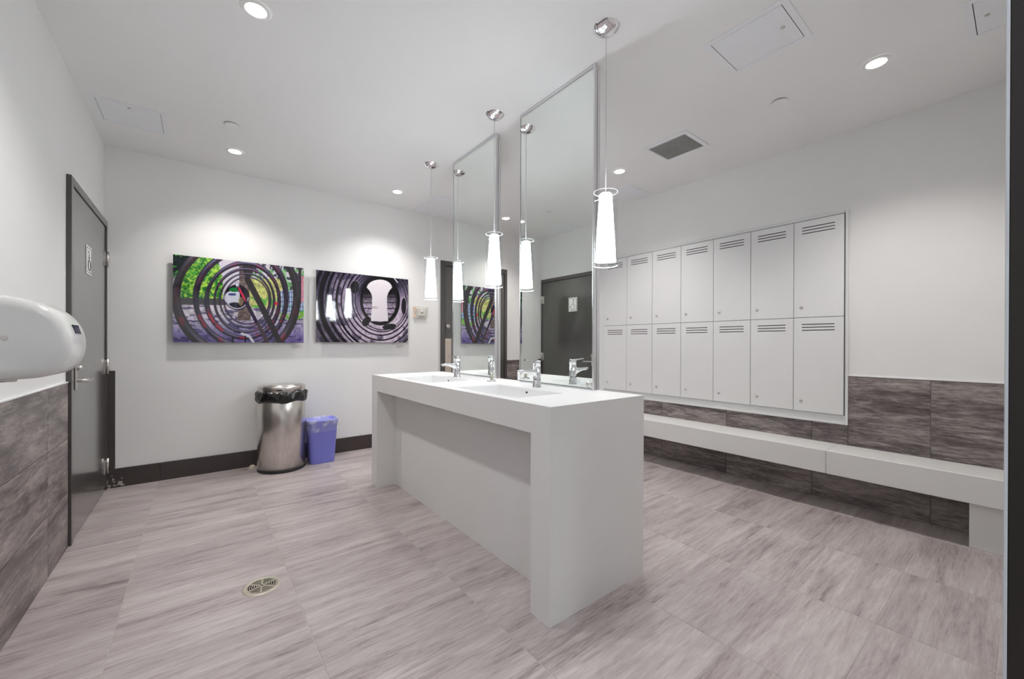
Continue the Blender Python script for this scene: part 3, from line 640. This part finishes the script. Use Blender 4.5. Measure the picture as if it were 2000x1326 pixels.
def art_pipe(s, t):
    X = 135 + 1310 * s; top = 125 + 140 * s; Y = top + (1162 - top) * t
    n1 = fbm(X, Y, 110, 3); n2 = fbm(X, Y, 40, 8); n3 = fbm(X, Y, 16, 12)
    cx, cy = 1030, 560; ph = np.arctan2(Y - cy, X - cx); r = np.hypot((X - cx) * 1.02, (Y - cy) * .93)
    light = np.clip(.20 + .75 * sst(-.5, 1.0, np.sin(ph) * .75 + np.cos(ph) * .25) + .32 * sst(.5, 1., -np.cos(ph)) * sst(300, 600, r) * sst(880, 560, r), 0, 1)
    base = np.array((64, 56, 84.))[None, None] * (1 - light[..., None]) + np.array((214, 198, 216.))[None, None] * light[..., None]
    C = base * (.78 + .42 * n2[..., None])
    C = blend(C, (40, 34, 56), sst(.56, .66, n1) * sst(330, 500, r) * .65)
    for q, (rr, w) in enumerate(((392, 5), (424, 6), (470, 8), (530, 9), (590, 8), (655, 13), (705, 7), (770, 20), (850, 34), (940, 22))):
        C = blend(C, (20, 17, 26), sst(w + 5, w - 3, np.abs(r - rr - 8 * np.sin(ph * 2 + q))))
        C = blend(C, (232, 224, 236), sst(5, 1, np.abs(r - rr - w - 8)) * .35 * light)
    C = blend(C, (30, 27, 40), sst(.35, .9, -np.sin(ph) * .9 + .3 * np.cos(ph)) * (r > 300) * (.75 - .35 * n2))
    C = blend(C, (26, 24, 34), sst(660, 860, r) * (np.cos(ph) < -.2) * (.62 - .5 * n2))
    # holes in the casting
    for (a, b, c, e, k) in ((1375, 640, 40, 118, 0), (1150, 935, 110, 42, -.12), (800, 865, 52, 70, .5), (640, 370, 62, 90, .1)):
        xr = (X - a) * math.cos(k) + (Y - b) * math.sin(k); yr = -(X - a) * math.sin(k) + (Y - b) * math.cos(k)
        C = blend(C, (226, 220, 230), sst(1.14, 1.06, np.hypot(xr / c, yr / e)) * (.25 if a == 640 else .8) * (xr * k + yr < 20)); C = blend(C, (30, 27, 34), sst(1.05, .95, np.hypot(xr / c, yr / e)))
    # hub
    e = np.hypot((X - 1015) / 300, (Y - 565) / 352); C = blend(C, (18, 16, 24), sst(1.28, 1.02, e) * sst(520, 300, Y + .25 * (X - 1015)) * .9); C = blend(C, (16, 14, 20), sst(1.02, .98, e))
    inn = np.hypot((X - 1005) / 252, (Y - 565) / 302); inside = sst(1.02, .98, inn)
    C = blend(C, np.array((120, 110, 128.))[None, None] * (.5 + 1.1 * n3[..., None]) * (.45 + .75 * sst(430, 700, Y))[..., None], inside)
    C = blend(C, (24, 20, 30), inside * (np.sin(Y / 13.) > .86))
    C = blend(C, (16, 14, 20), inside * sst(520, 430, Y))
    hw = np.where(Y < 375, np.sqrt(np.clip(190 ** 2 - ((Y - 385) * 1.55) ** 2, 0, None)), 112 + 80 * np.clip(1 - (Y - 375) / 150, 0, 1) ** 2 + 16 * sst(620, 840, Y))
    C = blend(C, (226, 220, 226), sst(6, -6, np.abs(X - 1000) - hw) * sst(255, 262, Y) * sst(864, 852, Y))
    C = blend(C, (150, 146, 150), sst(1, .5, np.hypot((X - 930) / 70, (Y - 660) / 26)) * .6 * n3 * 1.4)
    dd, tt = seg(X, Y, 1215, 235, 1275, 305); C = blend(C, (220, 214, 222), sst(9, 4, dd))
    return C
def picture(x0, x1, z0, z1, fn, name, label, nx=360, nz=274):
    yf = WB - .050
    t = thing(name, label, 'picture', ((x0 + x1) / 2, WB, z0), 'frameless glossy wall prints')
    s, q = np.meshgrid(np.linspace(0, 1, nx), np.linspace(0, 1, nz)); C = np.clip(fn(s, q) / 255, 0, 1)
    Cl = np.where(C <= .04045, C / 12.92, ((C + .055) / 1.055) ** 2.4)
    me = bpy.data.meshes.new('print'); cx, cz = (x0 + x1) / 2, (z0 + z1) / 2
    V = np.stack([x0 + (x1 - x0) * s - cx, np.zeros_like(s), z1 - (z1 - z0) * q - cz], -1).reshape(-1, 3)
    i = (np.arange(nz - 1)[:, None] * nx + np.arange(nx - 1)[None]).ravel(); Fq = np.stack([i, i + nx, i + nx + 1, i + 1], -1)
    me.vertices.add(len(V)); me.vertices.foreach_set('co', V.ravel()); me.loops.add(Fq.size); me.loops.foreach_set('vertex_index', Fq.ravel())
    me.polygons.add(len(Fq)); me.polygons.foreach_set('loop_start', np.arange(len(Fq)) * 4); me.update(calc_edges=True); me.validate()
    at = me.color_attributes.new('print', 'FLOAT_COLOR', 'POINT'); at.data.foreach_set('color', np.concatenate([Cl.reshape(-1, 3), np.ones((len(V), 1))], 1).ravel())
    me.materials.append(MATS['glossy_print']); link(bpy.data.objects.new('print', me), t, (cx, yf - .0004, cz))
    obj('panel', MB().box(x0, x1, yf, yf + .008, z0, z1), 'black_plastic', t)
    for x in (x0 + .08, x1 - .08):
        for z in (z0 + .08, z1 - .08): obj('standoff', MB().cyl((x, yf + .008, z), .010, 0, .042, 14, 'y'), 'satin_steel', t)
picture(-.174, .815, 1.155, 1.893, art_rings, 'colour_picture', 'colourful glossy print of nested tube rings in a park')
picture(.929, 1.905, 1.162, 1.891, art_pipe, 'monochrome_picture', 'black and white glossy print looking through a ribbed metal pipe')
for (x0, x1, l) in ((.715, .815, 'small caption card under the colourful print'), (1.785, 1.876, 'small caption card under the black and white print')):
    t = thing('caption_card', l, 'card', ((x0 + x1) / 2, WB, 1.098), 'picture caption cards')
    obj('card', MB().box(x0, x1, WB - .003, WB, 1.098, 1.136), 'box_cream', t)
    pm = MB()
    for k in range(4): pm.box(x0 + .006, x1 - (.010, .034, .020, .048)[k], WB - .0036, WB - .003, 1.1275 - k * .008, 1.131 - k * .008)
    obj('print_lines', pm, 'print_grey', t)
# thermostat under a clear guard
t = thing('thermostat', 'white thermostat under a clear guard box between the print and the grey door', 'thermostat', (2.085, WB, 1.45))
obj('back_plate', MB().bbox(2.010, 2.160, WB - .008, WB, 1.450, 1.590, .002), 'box_cream', t)
obj('controller', MB().bbox(2.040, 2.130, WB - .034, WB - .008, 1.478, 1.566, .004, 2), 'box_cream', t)
obj('dial', MB().cyl((2.085, WB - .034, 1.53), .016, -.006, 0, 20, 'y'), 'panel_white', t)
gd = MB(); a, b, c, d, y0, y1 = 2.012, 2.158, 1.452, 1.588, WB - .058, WB - .009
gd.add([(a, y0, c), (b, y0, c), (b, y0, d), (a, y0, d), (a, y1, c), (b, y1, c), (b, y1, d), (a, y1, d)], [(0, 1, 2, 3), (0, 4, 5, 1), (3, 2, 6, 7), (0, 3, 7, 4), (1, 5, 6, 2)])
obj('clear_guard', gd, 'clear_cover', t)
obj('side_label', MB().bbox(1.988, 2.009, WB - .030, WB, 1.455, 1.585, .002), 'tape', t)
obj('lock_cylinder', MB().cyl((1.998, WB - .030, 1.52), .007, -.008, 0, 12, 'y'), 'satin_steel', t)

# ---------------------------------------------------------------- bins
TX, TY, TR = .603, 4.228, .193
t = thing('trash_can', 'round brushed steel trash can with black liner and sensor lid', 'trash can', (TX, TY, 0))
obj('base_ring', MB().lathe([(.0, 0), (TR + .002, 0), (TR + .002, .020), (TR - .004, .026)], (TX, TY, 0), 48), 'black_plastic', t)
obj('body', MB().lathe([(TR - .006, .022), (TR, .024), (TR, .650), (TR - .004, .655)], (TX, TY, 0), 64), 'brushed_steel', t)
rg = []
rnd = random.Random(3); ph = [rnd.uniform(0, 6.28) for _ in range(12)]
for j, (r, z) in enumerate(((TR - .004, .716), (TR + .006, .714), (TR + .015, .700), (TR + .013, .675), (TR + .014, .650), (TR + .010, .632), (TR + .004, .624), (TR - .001, .630))):
    ring = []
    for i in range(96):
        a = 2 * math.pi * i / 96; w = .0045 * math.sin(9 * a + ph[j % 3] + j * .7) + .003 * math.sin(23 * a + ph[3 + j % 4] - j) + .002 * math.sin(41 * a + ph[7 + j % 4])
        e = 1 if 0 < j < 7 else .2
        ring.append((TX + (r + w * e) * math.cos(a), TY + (r + w * e) * math.sin(a), z + .008 * e * math.sin(5 * a + ph[5]) + w * e))
    rg.append(ring)
obj('liner_bag', MB().loft(rg, True, False), 'black_bag', t)
lid = obj('lid', MB().lathe([(TR - .006, .700), (TR - .001, .702), (TR - .001, .758), (TR - .006, .766), (TR - .016, .769), (TR - .030, .766), (.0, .764)], (TX, TY, 0), 64), 'brushed_steel', t)
obj('lid_flap', MB().lathe([(TR - .045, .766), (TR - .048, .772), (TR - .060, .774), (.0, .775)], (TX, TY, 0), 48), 'brushed_steel', lid)
aa = math.radians(-104)
sm = MB(); r0 = TR - .002
sm.loft([[(TX + rr * math.cos(aa + da), TY + rr * math.sin(aa + da), z) for rr, z in ((r0, .726), (r0 + .0025, .726), (r0 + .0025, .740), (r0, .740))] for da in np.linspace(-.11, .11, 7)], False)
obj('sensor_window', sm, 'black_plastic', lid)

def rrect(cx, cy, z, hx, hy, r, n=6):
    out = []
    for (sx_, sy_, a0) in ((1, 1, 0), (-1, 1, 90), (-1, -1, 180), (1, -1, 270)):
        for k in range(n + 1):
            a = math.radians(a0 + 90 * k / n); out.append((cx + sx_ * (hx - r) + r * math.cos(a), cy + sy_ * (hy - r) + r * math.sin(a), z))
    return out
bx, by = .940, 4.240
t = thing('waste_bin', 'small blue plastic waste bin with clear liner beside the steel can', 'bin', (bx, by, 0))
H = .415
rg = [rrect(bx, by, 0, .104, .088, .03), rrect(bx, by, .006, .108, .092, .034), rrect(bx, by, H - .012, .132, .112, .036), rrect(bx, by, H - .010, .137, .117, .038), rrect(bx, by, H, .137, .117, .038), rrect(bx, by, H, .132, .112, .036), rrect(bx, by, .012, .104, .089, .032)]
obj('tub', MB().loft(rg, True, True), 'blue_plastic', t)
rg = []; rnd = random.Random(5); ph = [rnd.uniform(0, 6.28) for _ in range(10)]
for j, (off, z) in enumerate(((-.012, H - .10), (-.009, H - .03), (-.004, H + .004), (.002, H + .008), (.007, H + .002), (.006, H - .030), (.005, H - .062), (.007, H - .080))):
    base = rrect(bx, by, z, .134 + off - .02 * max(0, H - z - .01), .114 + off - .02 * max(0, H - z - .01), .037, 12); ring = []; n = len(base)
    for i, (x, y, zz) in enumerate(base):
        a = 2 * math.pi * i / n; w = .0025 * math.sin(7 * a + ph[j]) + .002 * math.sin(17 * a + ph[(j + 3) % 10]); e = 1.0 if j in (5, 6, 7) else .5
        dx, dy = x - bx, y - by; l = math.hypot(dx, dy); w = max(w, -.002) if j >= 4 else w
        zo = (.035 * math.sin(a * 1.0 + .6) + .012 * math.sin(3 * a + ph[2])) * (1 if j == 7 else .5 if j == 6 else 0)
        ring.append((x + dx / l * w * e, y + dy / l * w * e, zz + zo + .5 * w))
    rg.append(ring)
obj('liner_bag', MB().loft(rg, True, False), 'film_bag', t)
# door stop on the floor in front of the skirting
ds = thing('door_stop', 'small cream dome door stop on the floor beside the steel can', 'door stop', (.388, 4.395, 0))
obj('dome', MB().lathe([(.026, 0), (.026, .008), (.022, .018), (.012, .025), (.0, .027)], (.388, 4.395, 0), 24), 'stopper', ds)
obj('screw', MB().cyl((.388, 4.395, .026), .005, 0, .003, 10), 'satin_steel', ds)

# ---------------------------------------------------------------- floor drain
dx, dy = .235, 2.225
t = thing('floor_drain', 'round cream metal floor drain grate set in the tiles', 'drain', (dx, dy, 0))
obj('well', MB().cyl((dx, dy, 0), .066, .0003, .0012, 40), 'slot_black', t)
obj('rim', MB().lathe([(.060, .0004), (.060, .0032), (.074, .0034), (.079, .0004)], (dx, dy, 0), 48), 'drain_metal', t)
gr = MB()
rot = math.radians(20)
def arc(r0, r1, a0, a1, z0, z1, n=10):
    rings = [[(dx + r * math.cos(a), dy + r * math.sin(a), z) for r, z in ((r0, z0), (r1, z0), (r1, z1), (r0, z1))] for a in np.linspace(a0, a1, n)]
    gr.loft(rings, False)
for k in range(6):
    a = rot + k * math.pi / 3; w = .0038; d = Vector((math.cos(a), math.sin(a), 0)); p = Vector((-d.y, d.x, 0))
    A = Vector((dx, dy, 0)) ; B = A + d * .061
    gr.loft([[tuple(P + p * w + Vector((0, 0, .0012))), tuple(P - p * w + Vector((0, 0, .0012))), tuple(P - p * w + Vector((0, 0, .0034))), tuple(P + p * w + Vector((0, 0, .0034)))] for P in (A, B)], False)
for r in (.010, .0195, .029, .0385, .048, .0565):
    for k in range(6):
        a = rot + k * math.pi / 3; arc(r, r + .0032, a, a + math.pi / 3, .0012, .0031)
obj('grate', gr, 'drain_metal', t)

# ---------------------------------------------------------------- hand dryer on the left wall
DYN, DYF = 1.955, 2.205
outl = [(.0, 1.301), (.075, 1.300), (.125, 1.296), (.170, 1.283), (.207, 1.260), (.232, 1.230), (.248, 1.196), (.255, 1.160), (.254, 1.122), (.246, 1.088), (.231, 1.062), (.206, 1.043), (.168, 1.034), (.110, 1.031), (.0, 1.030)]
def dens(pts, n=4):
    P = [Vector((a, b, 0)) for a, b in pts]; out = []
    for i in range(len(P) - 1):
        p0 = P[max(i - 1, 0)]; p1 = P[i]; p2 = P[i + 1]; p3 = P[min(i + 2, len(P) - 1)]
        for k in range(n):
            u = k / n; out.append(.5 * ((2 * p1) + (-p0 + p2) * u + (2 * p0 - 5 * p1 + 4 * p2 - p3) * u * u + (-p0 + 3 * p1 - 3 * p2 + p3) * u ** 3))
    out.append(P[-1]); return [(max(0, v.x), v.y) for v in out]
prof = dens(outl)
t = thing('hand_dryer', 'white rounded hand dryer mounted above the left dado tiles', 'hand dryer', (WL, (DYN + DYF) / 2, 1.03))
def sec(y, k, kx):
    return [(WL + d * kx, y, 1.165 + (z - 1.165) * k) for d, z in prof]
rg = []
for y, ins in ((DYN, .034), (DYN + .0015, .027), (DYN + .006, .017), (DYN + .014, .008), (DYN + .024, .0025), (DYN + .036, 0), (DYF - .036, 0), (DYF - .024, .0025), (DYF - .014, .008), (DYF - .006, .017), (DYF - .0015, .027), (DYF, .034)):
    rg.append(sec(y, 1 - ins / .134, 1 - ins / .254))
obj('housing', MB().loft(rg, True, True), 'dryer_white', t)
obj('side_screw', MB().lathe([(.0, -.002), (.007, -.002), (.009, .001)], (WL + .112, DYN, 1.163), 16, 'y'), 'satin_steel', t)
rr_ = []
for y in np.linspace(DYN + .070, DYN + .150, 6):
    rr_.append([(WL + .2440, y, 1.212), (WL + .2520, y, 1.182), (WL + .2460, y, 1.180), (WL + .2380, y, 1.210)])
obj('sensor_window', MB().loft([[(x + .0022, y, z) for x, y, z in r] for r in rr_], False), 'sensor_dark', t)
obj('outlet_nozzle', MB().lathe([(.020, -.008), (.024, -.008), (.026, .004), (.020, .004), (.020, -.008)], (WL + .095, DYN + .08, 1.030), 24), 'satin_steel', t)
